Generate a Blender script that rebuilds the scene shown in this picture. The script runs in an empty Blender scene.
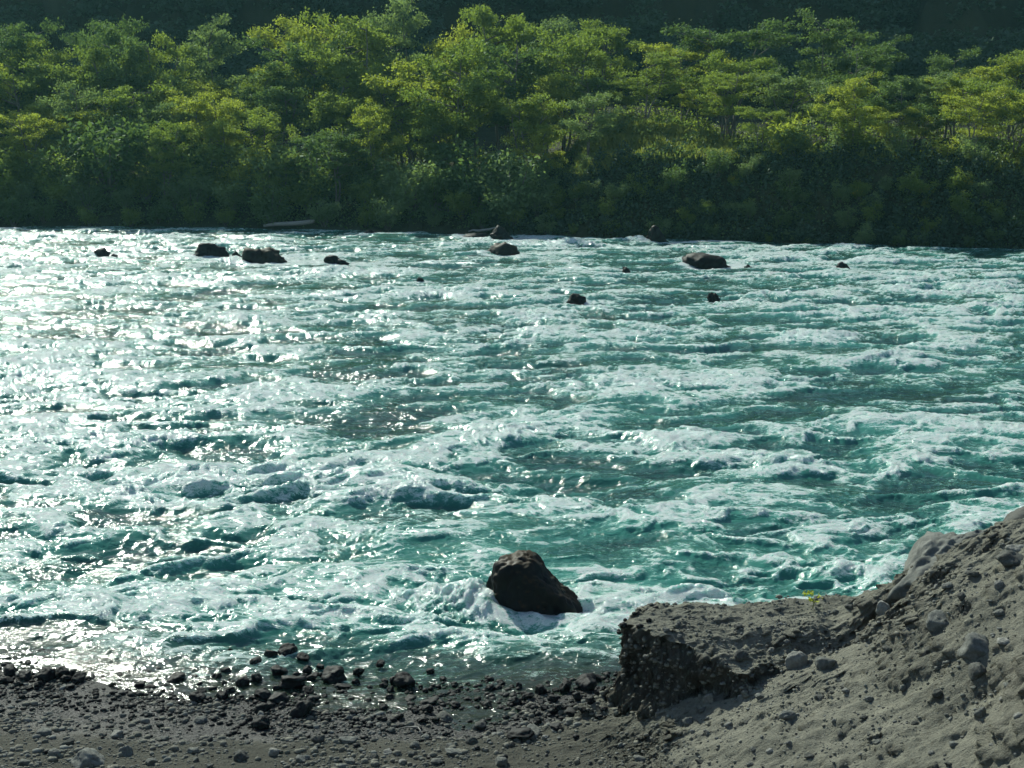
import bpy, math, random
import numpy as np
from math import radians, sin, cos, tan, pi
rnd = random.Random(7)
rng = np.random.default_rng(11)
S = bpy.context.scene
COL = S.collection

# ---------------------------------------------------------------- camera
F = 1407.0; PITCH = radians(10.63); CAMZ = 8.0
cam = bpy.data.cameras.new('camera'); co = bpy.data.objects.new('camera', cam); COL.objects.link(co)
S.camera = co
cam.sensor_width = 36; cam.lens = F / 1024 * 36; cam.clip_start = .1; cam.clip_end = 2000
co.location = (0, 0, CAMZ); co.rotation_euler = (pi/2 - PITCH, 0, 0)

def ray(px, py):
    a, b = (px-512)/F, (384-py)/F
    return np.array([a, cos(PITCH)+b*sin(PITCH), -sin(PITCH)+b*cos(PITCH)])
def pix(px, py, z=0.0):
    d = ray(px, py); t = (z-CAMZ)/d[2]; return np.array([0, 0, CAMZ]) + d*t
def pixd(px, py, y):
    d = ray(px, py); return np.array([0, 0, CAMZ]) + d*(y/d[1])
def proj(x, y, z):
    dz = z-CAMZ
    w = y*cos(PITCH) - dz*sin(PITCH); v = y*sin(PITCH) + dz*cos(PITCH)
    return 512+F*x/w, 384-F*v/w

# ---------------------------------------------------------------- noise
def _hash(ix, iy, iz, seed):
    h = (ix.astype(np.uint32)*np.uint32(374761393) + iy.astype(np.uint32)*np.uint32(668265263)
         + iz.astype(np.uint32)*np.uint32(2147483647) + np.uint32((seed*1013904223) & 0xffffffff))
    h = (h ^ (h >> np.uint32(13))) * np.uint32(1274126177)
    h = h ^ (h >> np.uint32(16))
    h = h * np.uint32(2246822519); h = h ^ (h >> np.uint32(15))
    return h
def n2(x, y, seed=0):
    x = np.asarray(x, float); y = np.asarray(y, float)
    ix = np.floor(x).astype(np.int64); iy = np.floor(y).astype(np.int64)
    fx = x-ix; fy = y-iy
    u = fx*fx*fx*(fx*(fx*6-15)+10); v = fy*fy*fy*(fy*(fy*6-15)+10)
    z0 = np.zeros_like(ix)
    def g(a, b, dx, dy):
        t = _hash(a, b, z0, seed).astype(np.float64)*(2*pi/4294967296.0)
        return np.cos(t)*dx + np.sin(t)*dy
    a = g(ix, iy, fx, fy); b = g(ix+1, iy, fx-1, fy); c = g(ix, iy+1, fx, fy-1); d = g(ix+1, iy+1, fx-1, fy-1)
    return ((a*(1-u)+b*u)*(1-v) + (c*(1-u)+d*u)*v)*1.5
def fbm(x, y, seed=0, oct=4, gain=.5, lac=2.03):
    s = 0; a = 1; t = 0
    for i in range(oct):
        s = s + a*n2(x, y, seed+i*17); t += a; a *= gain; x = x*lac+3.7; y = y*lac+1.3
    return s/t*1.3
def n3(x, y, z, seed=0):
    ix = np.floor(x).astype(np.int64); iy = np.floor(y).astype(np.int64); iz = np.floor(z).astype(np.int64)
    fx, fy, fz = x-ix, y-iy, z-iz
    sm = lambda f: f*f*(3-2*f)
    u, v, w = sm(fx), sm(fy), sm(fz)
    r = 0
    for dx in (0, 1):
        for dy in (0, 1):
            for dz in (0, 1):
                r = r + _hash(ix+dx, iy+dy, iz+dz, seed)/2147483648.0 * (u if dx else 1-u)*(v if dy else 1-v)*(w if dz else 1-w)
    return r-1
def fbm3(p, sc, seed=0, oct=4, gain=.5):
    s = 0; a = 1; q = p*sc
    for i in range(oct):
        s = s + a*n3(q[:, 0]+100, q[:, 1]+100, q[:, 2]+100, seed+i*7); a *= gain; q = q*2.07+1.7
    return s
def ss(a, b, x):
    t = np.clip((x-a)/(b-a), 0, 1); return t*t*(3-2*t)

# ---------------------------------------------------------------- mesh helpers
def mesh_from(name, V, Fc, mat=None, smooth=True, attrs=None, col=None):
    V = np.asarray(V, np.float32); Fc = np.asarray(Fc, np.int32); k = Fc.shape[1]
    m = bpy.data.meshes.new(name)
    m.vertices.add(len(V)); m.vertices.foreach_set('co', V.ravel())
    m.loops.add(Fc.size); m.loops.foreach_set('vertex_index', Fc.ravel())
    m.polygons.add(len(Fc)); m.polygons.foreach_set('loop_start', np.arange(0, Fc.size, k, dtype=np.int32))
    m.polygons.foreach_set('loop_total', np.full(len(Fc), k, np.int32))
    m.update(calc_edges=True)
    if smooth: m.polygons.foreach_set('use_smooth', np.ones(len(Fc), bool))
    for an, av in (attrs or {}).items():
        at = m.attributes.new(an, 'FLOAT', 'POINT'); at.data.foreach_set('value', np.asarray(av, np.float32).ravel())
    if mat: m.materials.append(mat)
    m.update()
    return m
def link(name, data, parent=None, **props):
    o = bpy.data.objects.new(name, data); COL.objects.link(o)
    if parent: o.parent = parent
    for k, v in props.items(): o[k] = v
    return o
def grid_faces(ny, nx):
    i = np.arange(ny*nx).reshape(ny, nx)
    return np.stack([i[:-1, :-1], i[:-1, 1:], i[1:, 1:], i[1:, :-1]], -1).reshape(-1, 4)
def merge(parts):
    V = []; Fs = []; n = 0
    for v, f in parts:
        V.append(v); Fs.append(f+n); n += len(v)
    return np.concatenate(V), np.concatenate(Fs)
_ico = {}
def ico(sub):
    if sub in _ico: return _ico[sub]
    import bmesh
    b = bmesh.new(); bmesh.ops.create_icosphere(b, subdivisions=sub, radius=1)
    V = np.array([v.co[:] for v in b.verts]); Fc = np.array([[v.index for v in f.verts] for f in b.faces]); b.free()
    _ico[sub] = (V, Fc); return _ico[sub]
def tube(pts, rad, sides=6):
    pts = np.asarray(pts, float); n = len(pts); V = []
    for i in range(n):
        t = pts[min(i+1, n-1)]-pts[max(i-1, 0)]; t = t/(np.linalg.norm(t)+1e-9)
        a = np.cross(t, [0, 0, 1.0] if abs(t[2]) < .9 else [1.0, 0, 0]); a /= np.linalg.norm(a); b = np.cross(t, a)
        for k in range(sides):
            th = 2*pi*k/sides; V.append(pts[i]+rad[i]*(cos(th)*a+sin(th)*b))
    Fc = []
    for i in range(n-1):
        for k in range(sides):
            k2 = (k+1) % sides; Fc.append([i*sides+k, i*sides+k2, (i+1)*sides+k2, (i+1)*sides+k])
    # closed tip and foot
    V.append(pts[0]); V.append(pts[-1]); a, b = len(V)-2, len(V)-1
    for k in range(0, sides):
        k2 = (k+1) % sides
        Fc.append([a, k2, k, a]); Fc.append([b, (n-1)*sides+k, (n-1)*sides+k2, b])
    return np.array(V), np.array(Fc)
def to_tris(Fc):
    if Fc.shape[1] == 3: return Fc
    t = np.concatenate([Fc[:, [0, 1, 2]], Fc[:, [0, 2, 3]]])
    ok = (t[:, 0] != t[:, 1]) & (t[:, 1] != t[:, 2]) & (t[:, 0] != t[:, 2])
    return t[ok]

# ---------------------------------------------------------------- materials
class NT:
    def __init__(s, name):
        s.m = bpy.data.materials.new(name); s.m.use_nodes = True; s.t = s.m.node_tree
        s.t.nodes.clear(); s.out = s.n('ShaderNodeOutputMaterial')
    def n(s, ty, **k):
        x = s.t.nodes.new(ty)
        for a, b in k.items(): setattr(x, a, b)
        return x
    def l(s, a, b): s.t.links.new(a, b)
    def inp(s, node, key, v):
        if isinstance(v, bpy.types.NodeSocket): s.l(v, node.inputs[key])
        else: node.inputs[key].default_value = v
    def math(s, op, a, b=None, c=None, clamp=False):
        x = s.n('ShaderNodeMath', operation=op, use_clamp=clamp); s.inp(x, 0, a)
        if b is not None: s.inp(x, 1, b)
        if c is not None: s.inp(x, 2, c)
        return x.outputs[0]
    def mix(s, f, a, b, bt='MIX'):
        x = s.n('ShaderNodeMix', data_type='RGBA', blend_type=bt); s.inp(x, 'Factor', f)
        for key, v in ((6, a), (7, b)):
            if isinstance(v, tuple): v = (*v[:3], 1)
            s.inp(x, key, v)
        return x.outputs[2]
    def noise(s, vec, scale, detail=4, rough=.55, dist=0, out=0):
        x = s.n('ShaderNodeTexNoise'); s.l(vec, x.inputs['Vector']); x.inputs['Scale'].default_value = scale
        x.inputs['Detail'].default_value = detail; x.inputs['Roughness'].default_value = rough; x.inputs['Distortion'].default_value = dist
        return x.outputs[out]
    def ramp(s, f, stops):
        x = s.n('ShaderNodeMapRange', interpolation_type='SMOOTHSTEP'); s.inp(x, 0, f)
        x.inputs[1].default_value, x.inputs[2].default_value = stops; return x.outputs[0]
    def mapping(s, vec, scale, loc=(0, 0, 0), rot=(0, 0, 0)):
        x = s.n('ShaderNodeMapping'); s.l(vec, x.inputs[0]); x.inputs['Scale'].default_value = scale
        x.inputs['Location'].default_value = loc; x.inputs['Rotation'].default_value = rot; return x.outputs[0]
    def bump(s, h, strength, dist, normal=None):
        x = s.n('ShaderNodeBump'); s.l(h, x.inputs['Height']); x.inputs['Strength'].default_value = strength
        x.inputs['Distance'].default_value = dist
        if normal: s.l(normal, x.inputs['Normal'])
        return x.outputs[0]
    def pos(s): return s.n('ShaderNodeNewGeometry').outputs['Position']
    def objc(s): return s.n('ShaderNodeTexCoord').outputs['Object']
    def attr(s, a): return s.n('ShaderNodeAttribute', attribute_name=a).outputs['Fac']

def mat_leaf(name, c1, c2, trans=.45):
    t = NT(name); oi = t.n('ShaderNodeObjectInfo').outputs['Random']; p = t.objc()
    f = t.noise(p, 1.3, 3, .7)
    f2 = t.math('ADD', t.math('MULTIPLY', oi, .45), t.math('MULTIPLY', f, .75), clamp=True)
    c = t.mix(f2, c1, c2)
    d = t.n('ShaderNodeBsdfDiffuse'); t.l(c, d.inputs[0])
    tr = t.n('ShaderNodeBsdfTranslucent'); t.l(t.mix(1.0, c, (1.75, 1.85, 1.0), 'MULTIPLY'), tr.inputs[0])
    g = t.n('ShaderNodeBsdfGlossy'); g.inputs[0].default_value = (.6, .7, .6, 1); g.inputs['Roughness'].default_value = .55
    m1 = t.n('ShaderNodeMixShader'); m1.inputs[0].default_value = trans; t.l(d.outputs[0], m1.inputs[1]); t.l(tr.outputs[0], m1.inputs[2])
    m2 = t.n('ShaderNodeMixShader'); m2.inputs[0].default_value = .04; t.l(m1.outputs[0], m2.inputs[1]); t.l(g.outputs[0], m2.inputs[2])
    t.l(m2.outputs[0], t.out.inputs[0]); return t.m
LEAF = {
 'yellow green': mat_leaf('leaf_yellow_green', (.17, .205, .034), (.27, .29, .06), .5),
 'mid green': mat_leaf('leaf_mid_green', (.10, .148, .034), (.18, .22, .05), .48),
 'dark green': mat_leaf('leaf_dark_green', (.06, .10, .036), (.10, .145, .05), .45),
 'grey green': mat_leaf('leaf_grey_green', (.095, .14, .062), (.16, .21, .09), .45),
}
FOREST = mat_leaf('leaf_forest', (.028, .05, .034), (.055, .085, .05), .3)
GRASSM = mat_leaf('grass_blade', (.11, .15, .035), (.20, .21, .07), .45)
FLOWER = mat_leaf('broom_blossom', (.32, .26, .03), (.5, .38, .04), .4)
def mat_bark():
    t = NT('bark'); p = t.objc(); f = t.noise(t.mapping(p, (6, 6, 1.2)), 1.0, 5, .65)
    b = t.n('ShaderNodeBsdfPrincipled'); t.l(t.mix(f, (.07, .062, .05), (.22, .2, .165)), b.inputs['Base Color'])
    b.inputs['Roughness'].default_value = .9; t.l(t.bump(f, .6, .05), b.inputs['Normal']); t.l(b.outputs[0], t.out.inputs[0]); return t.m
BARK = mat_bark()
def mat_drift():
    t = NT('driftwood'); p = t.objc(); f = t.noise(t.mapping(p, (1, 9, 9)), 1.0, 5, .65)
    b = t.n('ShaderNodeBsdfPrincipled'); t.l(t.mix(f, (.16, .15, .13), (.36, .34, .3)), b.inputs['Base Color'])
    b.inputs['Roughness'].default_value = .85; t.l(t.bump(f, .6, .03), b.inputs['Normal']); t.l(b.outputs[0], t.out.inputs[0]); return t.m
DRIFT = mat_drift()

def mat_rock(name, c1, c2, wet=0.0, moss=None, scale=3.0):
    """basalt: speckled, veined; wet ones glisten; moss sits on the upward faces (real growth)"""
    t = NT(name); p = t.objc(); oi = t.n('ShaderNodeObjectInfo').outputs['Random']
    x = t.n('ShaderNodeVectorMath', operation='ADD'); t.l(p, x.inputs[0])
    cb = t.n('ShaderNodeCombineXYZ'); t.l(t.math('MULTIPLY', oi, 37.0), cb.inputs[0]); t.l(cb.outputs[0], x.inputs[1]); v = x.outputs[0]
    f = t.noise(v, scale, 8, .68, .3); f2 = t.noise(v, scale*9, 5, .7); f3 = t.noise(v, scale*.6, 3, .6)
    c = t.mix(t.ramp(f, (.32, .7)), c1, c2)
    c = t.mix(t.math('MULTIPLY', t.ramp(f2, (.5, .8)), .5), c, tuple(min(1, k*1.7) for k in c2))
    c = t.mix(t.math('MULTIPLY', t.ramp(oi, (0, 1)), .35), c, tuple(k*.55 for k in c1))
    if moss:
        g = t.n('ShaderNodeNewGeometry'); sp = t.n('ShaderNodeSeparateXYZ'); t.l(g.outputs['Normal'], sp.inputs[0])
        mk = t.ramp(t.math('ADD', sp.outputs[2], t.math('MULTIPLY', t.math('SUBTRACT', f3, .5), 1.6)), (.48, .9))
        c = t.mix(mk, c, t.mix(f2, moss, tuple(k*1.8 for k in moss)))
    b = t.n('ShaderNodeBsdfPrincipled'); t.l(c, b.inputs['Base Color'])
    if wet: t.l(t.math('ADD', t.math('MULTIPLY', f, .4), .62-wet*.5), b.inputs['Roughness'])
    else: b.inputs['Roughness'].default_value = .9
    b.inputs['Specular IOR Level'].default_value = .16 if wet else .2
    h = t.math('ADD', t.math('MULTIPLY', f, 1.0), t.math('MULTIPLY', f2, .3))
    t.l(t.bump(h, .7, .012 if wet else .03), b.inputs['Normal']); t.l(b.outputs[0], t.out.inputs[0]); return t.m
R_WET = mat_rock('rock_wet_basalt', (.006, .0065, .0065), (.020, .020, .019), wet=.35)
R_HERO = mat_rock('rock_wet_boulder', (.005, .0055, .0055), (.013, .0125, .011), wet=.42, moss=(.026, .018, .008))
R_MOSS = mat_rock('rock_mossy', (.012, .012, .011), (.03, .028, .022), wet=.3, moss=(.018, .016, .007))
R_GREY = mat_rock('rock_dry_grey', (.10, .105, .093), (.21, .212, .188))
R_PALE = mat_rock('rock_dry_pale', (.17, .17, .15), (.32, .315, .275))
SOILSTONE = mat_rock('rock_soil_brown', (.11, .11, .088), (.20, .192, .155))
R_DARK = mat_rock('rock_dry_dark', (.06, .062, .055), (.12, .12, .105))

def mat_soil():
    t = NT('bank_soil'); p = t.pos(); sx = t.n('ShaderNodeSeparateXYZ'); t.l(p, sx.inputs[0]); z = sx.outputs[2]
    f = t.noise(p, .8, 6, .6, .4); f2 = t.noise(p, 6, 6, .7); f3 = t.noise(p, 40, 4, .75)
    # dry runnels down the loose slope
    g = t.noise(t.mapping(p, (.8, 3.2, .8), rot=(0, 0, .25)), 1.6, 5, .6)
    c = t.mix(t.ramp(f, (.3, .7)), (.155, .153, .121), (.22, .213, .168))
    c = t.mix(t.math('MULTIPLY', t.ramp(g, (.5, .72)), .5), c, (.295, .283, .218))
    c = t.mix(t.math('MULTIPLY', t.ramp(f2, (.5, .75)), .6), c, (.08, .08, .066))
    c = t.mix(t.math('MULTIPLY', t.ramp(f3, (.55, .75)), .5), c, (.18, .178, .155))
    core = t.attr('core')
    c = t.mix(t.math('MULTIPLY', core, t.math('ADD', .55, t.math('MULTIPLY', f2, .5))), c, (.06, .055, .047))
    damp = t.ramp(t.math('ADD', z, t.math('MULTIPLY', t.math('SUBTRACT', f, .5), .5)), (.85, .25))
    c = t.mix(t.math('MULTIPLY', damp, .78), c, (.05, .05, .04))
    wet = t.ramp(t.math('ADD', z, t.math('MULTIPLY', t.math('SUBTRACT', f2, .5), .12)), (.14, .04))
    c = t.mix(wet, c, t.mix(f3, (.02, .019, .017), (.05, .046, .04)))
    b = t.n('ShaderNodeBsdfPrincipled'); t.l(c, b.inputs['Base Color'])
    t.l(t.math('SUBTRACT', .95, t.math('MULTIPLY', wet, .6)), b.inputs['Roughness'])
    t.l(t.math('ADD', .15, t.math('MULTIPLY', wet, .35)), b.inputs['Specular IOR Level'])
    h = t.math('ADD', t.math('MULTIPLY', f2, 1.0), t.math('MULTIPLY', f3, .35))
    t.l(t.bump(h, 1.0, .09), b.inputs['Normal']); t.l(b.outputs[0], t.out.inputs[0]); return t.m
SOIL = mat_soil()
def mat_far_soil():
    t = NT('far_bank_soil'); p = t.pos(); f = t.noise(p, .7, 6, .6); f2 = t.noise(p, 5, 5, .7)
    c = t.mix(f, (.028, .032, .018), (.06, .065, .03)); c = t.mix(t.ramp(f2, (.5, .7)), c, (.05, .045, .032))
    b = t.n('ShaderNodeBsdfPrincipled'); t.l(c, b.inputs['Base Color']); b.inputs['Roughness'].default_value = .95
    b.inputs['Specular IOR Level'].default_value = .1
    t.l(t.bump(f2, .8, .2), b.inputs['Normal']); t.l(b.outputs[0], t.out.inputs[0]); return t.m
FARSOIL = mat_far_soil()

def mat_water():
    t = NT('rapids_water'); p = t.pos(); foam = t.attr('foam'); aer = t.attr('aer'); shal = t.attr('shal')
    q = t.mapping(p, (.85, 1.9, 1.0), rot=(0, 0, -.12))
    nb = t.noise(q, 1.1, 3, .6, .8, out=1)      # warp
    w = t.n('ShaderNodeVectorMath', operation='MULTIPLY_ADD'); t.l(nb, w.inputs[0]); w.inputs[1].default_value = (.55, .55, .55); t.l(q, w.inputs[2])
    wq = w.outputs[0]
    la = t.noise(wq, 3.0, 9, .74, .7)           # torn lace
    lb = t.noise(wq, 9, 6, .78, .5)
    lc = t.noise(t.mapping(wq, (1.0, 1.5, 1.0)), 26, 4, .75, .3)
    # curdled rims
    ridge = t.math('SUBTRACT', 1.0, t.math('MULTIPLY', t.math('ABSOLUTE', t.math('SUBTRACT', t.noise(wq, 2.4, 7, .72, .4), .5)), 6.0), clamp=True)
    tex = t.math('ADD', t.math('ADD', t.math('MULTIPLY', la, .44), t.math('MULTIPLY', lb, .44)), t.math('ADD', t.math('MULTIPLY', ridge, .16), t.math('MULTIPLY', lc, .30)))
    k = t.math('ADD', foam, t.math('MULTIPLY', t.math('SUBTRACT', tex, .645), 4.4))
    m = t.math('MULTIPLY', t.ramp(k, (.34, .90)), .96); thin = t.ramp(k, (.05, .75))
    deep = t.mix(t.noise(p, .25, 3, .5), (.005, .029, .024), (.010, .052, .042))
    c = t.mix(aer, deep, (.046, .215, .160))  # teal of aerated water, with light shining through the waves painted in
    c = t.mix(t.math('MULTIPLY', thin, .55), c, (.18, .44, .36))
    bed = t.mix(t.noise(p, 4, 5, .7), (.010, .020, .014), (.035, .042, .024))
    c = t.mix(shal, c, bed)
    h1 = t.noise(t.mapping(p, (1, 1.6, 1), rot=(0, 0, .1)), 2.6, 5, .56, .5)
    h2 = t.noise(t.mapping(p, (1, 1.4, 1), rot=(0, 0, -.2)), 10, 4, .55, .4)
    h = t.math('ADD', h1, t.math('MULTIPLY', h2, .30))
    rip = t.math('MULTIPLY', t.attr('rip'), t.math('ADD', .25, t.math('MULTIPLY', t.ramp(t.noise(q, .9, 4, .6, .6), (.35, .68)), 1.05)))
    bp = t.n('ShaderNodeBump'); t.l(h, bp.inputs['Height']); t.l(rip, bp.inputs['Strength']); bp.inputs['Distance'].default_value = .15
    wsh = t.n('ShaderNodeBsdfPrincipled'); t.l(c, wsh.inputs['Base Color']); wsh.inputs['Roughness'].default_value = .11
    wsh.inputs['IOR'].default_value = 1.333; wsh.inputs['Specular IOR Level'].default_value = .5; t.l(bp.outputs[0], wsh.inputs['Normal'])
    hf = t.math('ADD', lb, t.math('MULTIPLY', lc, .6))
    bf = t.n('ShaderNodeBump'); t.l(t.math('ADD', hf, la), bf.inputs['Height']); bf.inputs['Strength'].default_value = .9; bf.inputs['Distance'].default_value = .13
    fc = t.mix(t.ramp(k, (.38, 1.05)), (.42, .68, .58), (.90, .95, .92))
    fc = t.mix(t.math('MULTIPLY', t.ramp(lc, (.60, .40)), .42), fc, (.30, .52, .45))
    fsh = t.n('ShaderNodeBsdfPrincipled'); t.l(fc, fsh.inputs['Base Color']); fsh.inputs['Roughness'].default_value = .22; fsh.inputs['Subsurface Weight'].default_value = 1.0; fsh.inputs['Subsurface Radius'].default_value = (.7, 1.0, .9); fsh.inputs['Subsurface Scale'].default_value = .11
    fsh.inputs['Specular IOR Level'].default_value = .5; t.l(bf.outputs[0], fsh.inputs['Normal'])
    ftr = t.n('ShaderNodeBsdfTranslucent'); t.l(fc, ftr.inputs[0]); t.l(bf.outputs[0], ftr.inputs['Normal'])
    fm = t.n('ShaderNodeMixShader'); fm.inputs[0].default_value = .14; t.l(fsh.outputs[0], fm.inputs[1]); t.l(ftr.outputs[0], fm.inputs[2])
    ms = t.n('ShaderNodeMixShader'); t.l(m, ms.inputs[0]); t.l(wsh.outputs[0], ms.inputs[1]); t.l(fm.outputs[0], ms.inputs[2])
    t.l(ms.outputs[0], t.out.inputs[0]); return t.m
WATER = mat_water()

# ---------------------------------------------------------------- the lie of the land
_sh = [(px, *pix(px, r)[:2]) for px, r in ((-60, 668), (0, 676), (80, 682), (150, 697), (250, 702), (330, 708), (420, 708), (500, 702), (570, 698), (700, 684))]
SHX = np.array([a[1] for a in _sh]); SHY = np.array([a[2] for a in _sh])
def shore_y(x): return np.interp(x, SHX, SHY)
_fb = [pix(px, r) for px, r in ((0, 226), (200, 227), (350, 230), (500, 234), (620, 238), (800, 243), (1024, 249))]
FBX = np.array([-300, *[a[0] for a in _fb], 300]); FBY = np.array([_fb[0][1]+20, *[a[1] for a in _fb], _fb[-1][1]-20])
def far_y(x): return np.interp(x, FBX, FBY)

PX = np.array([-40, -14, -2, .5, 1.5, 2.5, 4.15, 5.2, 6.2, 8, 12, 20, 60])
PZ = np.array([.05, .1, .15, .24, .45, 1.05, 1.88, 2.8, 3.42, 4.4, 5.6, 6.2, 6.3])
PUD = [(*pix(358, 702)[:2], .62, .30), (*pix(478, 716)[:2], .5, .2), (*pix(235, 690)[:2], .6, .25)]
def near_h(x, y, detail=True):
    x = np.asarray(x, float); y = np.asarray(y, float)
    sy = shore_y(x); d = sy-y
    w1 = fbm(x*.9, y*.9, 3, 4); w2 = fbm(x*.35, y*.5, 9, 3)
    beach = np.where(d > 0, .030*d+.05*np.maximum(d-1.0, 0), .10*d) + .060*w1*ss(3.5, .3, np.abs(d)) + .012
    beach = beach + .10*ss(1.0, 3.0, d)*np.maximum(w2, 0) - ss(-3, -9, d)*.8
    for cx_, cy_, rx_, ry_ in PUD:
        beach = beach - .17*np.exp(-((x-cx_+.2*w2)/rx_)**4-((y-cy_+.08*w1)/ry_)**2)
    beach = np.maximum(beach, -1.6)
    # road embankment under and behind the camera
    ramp = np.clip(6.3-.74*(y-1.0), -2, 6.3)
    # loose slope rising to the right, cut off towards the river
    pz = np.interp(x+.35*w2+.12*w1, PX, PZ)
    yr = np.interp(x, [-1, 3.5, 5.2, 6.2, 8, 14], [16.8, 17.3, 16.9, 16.5, 16.2, 16.0])
    cut = ss(1.7, 0, y-yr-.25*w1)
    slope = pz*cut - .6*(1-cut)
    # ledge with a raw face
    e1 = n2(x*1.3+5, y*1.3, 21)*.36+n2(x*3.1, y*3.1, 22)*.16
    yf = np.interp(x, [1.0, 1.6, 2.2, 2.8, 3.6, 5], [17.1, 16.6, 16.2, 15.75, 15.4, 15.2])
    mm = ss(-.05, .40, x-.80-e1*.7-.55*np.exp(-np.maximum(y-yf, 0)*2.2)-.5*ss(17.1, 17.9, y))*ss(-.05, .48, y-yf-e1)*ss(.9, 0, y-17.75-e1*.5)
    top = 1.66-.38*np.maximum(16.75-y, 0)-.55*np.maximum(1.8-x, 0)**1.3+.10*w1+.05*np.clip(x-2, 0, 2)
    # toe of fallen soil at the foot of the face
    led = -.5+(top+.5)*mm
    rel = np.exp(-((x-5.0)/1.1)**2-((y-16.4)/.8)**2)*.25
    z = np.maximum(np.maximum(beach, ramp), np.maximum(slope+rel*0, led))
    z = np.maximum(z, -1+1.5*ss(-.8, .35, x-.80-e1*.5)*ss(-.9, .25, y-yf-e1*.6)*ss(.9, 0, y-17.75)*ss(3.2, 2.2, x))
    edge = 4*mm*(1-mm)*(led > slope)
    core = ss(.12, .7, led-np.maximum(slope, beach))*ss(1.0, .6, mm)
    # second scarp line running up under the ridge
    sc = (x-3.0)*.75-(y-15.9)*-.9
    if detail:
        dry = ss(.1, .5, z)*(1-.85*edge)
        rg = .25+.5*ss(1.2, -.5, x)+.95*ss(-.1, .35, fbm(x*.9+4, y*.9, 55, 3)+.5*core)
        g = 1-np.abs(fbm(x*1.1+y*.35, y*2.6-x*.3, 31, 4))*2.2      # runnels
        z = z + dry*(.06*g*.6 + .05*fbm(x*2.6, y*2.6, 41, 4) + rg*.034*fbm(x*8, y*8, 43, 4, .7)) + .006*fbm(x*12, y*12, 47, 3)
        # undercut band of darker soil below the ridge
        b = (y-16.35-.22*w1)-.10*(x-4)
        z = z - .30*np.exp(-(b/.22)**2)*ss(3.3, 4.2, x)*ss(8, 6.5, x)
        clod = np.clip(n2(x*4.3, y*4.3, 51)-.18, 0, 1)*dry+.7*np.clip(n2(x*10.3, y*10.3, 52)-.15, 0, 1)*dry
        z = z + .055*clod*rg
    return z, core

def far_h(x, y):
    x = np.asarray(x, float); y = np.asarray(y, float)
    t = y-far_y(x); s = ss(-1, 9, x)
    w = fbm(x*.12, y*.12, 61, 4); wl = fbm(x*.5, y*.5, 67, 3)
    left = np.where(t < 3, .45*t, 1.35+.13*(t-3))
    right = 5.0*ss(0, 5.5, t+wl*.6) + .07*np.maximum(t-5, 0)
    right = right + 1.8*ss(5.5, 13, t)*np.exp(-((x-10.5)/5.5)**4)
    z = left*(1-s)+right*s
    z = np.where(t < 0, np.maximum(t*.3, -2), z)
    z = z + (w*.8+wl*.2)*ss(0, 5, t) + .45*wl*ss(-4, 0, t)*ss(4, 1, t)
    z = z + np.maximum(y-166+w*10, 0)*1.2*ss(420, 250, y) + np.where(y > 250, 0, 0)
    return np.minimum(z, 72+w*12)

# ---------------------------------------------------------------- near bank (one sheet)
def axis(lo, a, b, hi, fine, coarse_n):
    l = a-(a-lo)*np.linspace(0, 1, coarse_n+1)[1:][::-1]**2.2
    r = b+(hi-b)*np.linspace(0, 1, coarse_n+1)[1:]**2.2
    return np.concatenate([l, np.arange(a, b, fine), [b], r])
gx = axis(-260, -8.6, 7.6, 260, .024, 70)
gx = np.unique(np.round(np.concatenate([gx, np.arange(1.1, 2.1, .012)]), 4))
gy = np.concatenate([-160+(10.5+160)*(1-np.linspace(1, 0, 130)[:-1]**2.0), np.arange(10.5, 20.6, .024), 20.6+np.linspace(0, 1, 30)[1:]**1.5*4])
gy = np.unique(np.round(np.concatenate([gy, np.arange(15.2, 17.6, .012)]), 4))
X, Y = np.meshgrid(gx, gy)
Z, core = near_h(X, Y)
# push steep faces sideways so that they break up like packed rubble
gyy, gxx = np.gradient(Z); dX = np.gradient(X, axis=1); dY = np.gradient(Y, axis=0)
sxg, syg = gxx/dX, gyy/dY; st = np.sqrt(sxg**2+syg**2); k = ss(.7, 2.0, st)
P3 = np.stack([X.ravel(), Y.ravel(), Z.ravel()], 1)
nn = (fbm3(P3, 2.2, 5, 5, .68)).reshape(X.shape)
inn = (np.abs(X) < 12) & (Y > 9)
def near_disp(x, y):
    z, c = near_h(x, y); e = .02
    gx_ = (near_h(x+e, y)[0]-z)/e; gy_ = (near_h(x, y+e)[0]-z)/e; st_ = np.sqrt(gx_**2+gy_**2)
    k_ = ss(.7, 2.0, st_)*fbm3(np.stack([x, y, z], 1), 2.2, 5, 5, .68)*.17/(st_+1e-6)
    return x-k_*gx_, y-k_*gy_, z, st_
X2 = X - np.where(inn, k*nn*.17*sxg/(st+1e-6), 0); Y2 = Y - np.where(inn, k*nn*.17*syg/(st+1e-6), 0)
me = mesh_from('near_bank', np.stack([X2.ravel(), Y2.ravel(), Z.ravel()], 1), grid_faces(*X.shape), SOIL, attrs={'core': np.clip(core+k*.8*(Z > .3), 0, 1)})
link('near_bank_terrain', me, kind='structure')

# far bank and mountainside (one sheet)
gx = axis(-420, -70, 70, 420, .6, 40)
gy = np.concatenate([np.arange(80, 150, .5), np.arange(150, 300, 2.5), np.arange(300, 620, 20)])
X, Y = np.meshgrid(gx, gy)
link('far_bank_terrain', mesh_from('far_bank', np.stack([X.ravel(), Y.ravel(), far_h(X, Y).ravel()], 1), grid_faces(*X.shape), FARSOIL), kind='structure')

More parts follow.
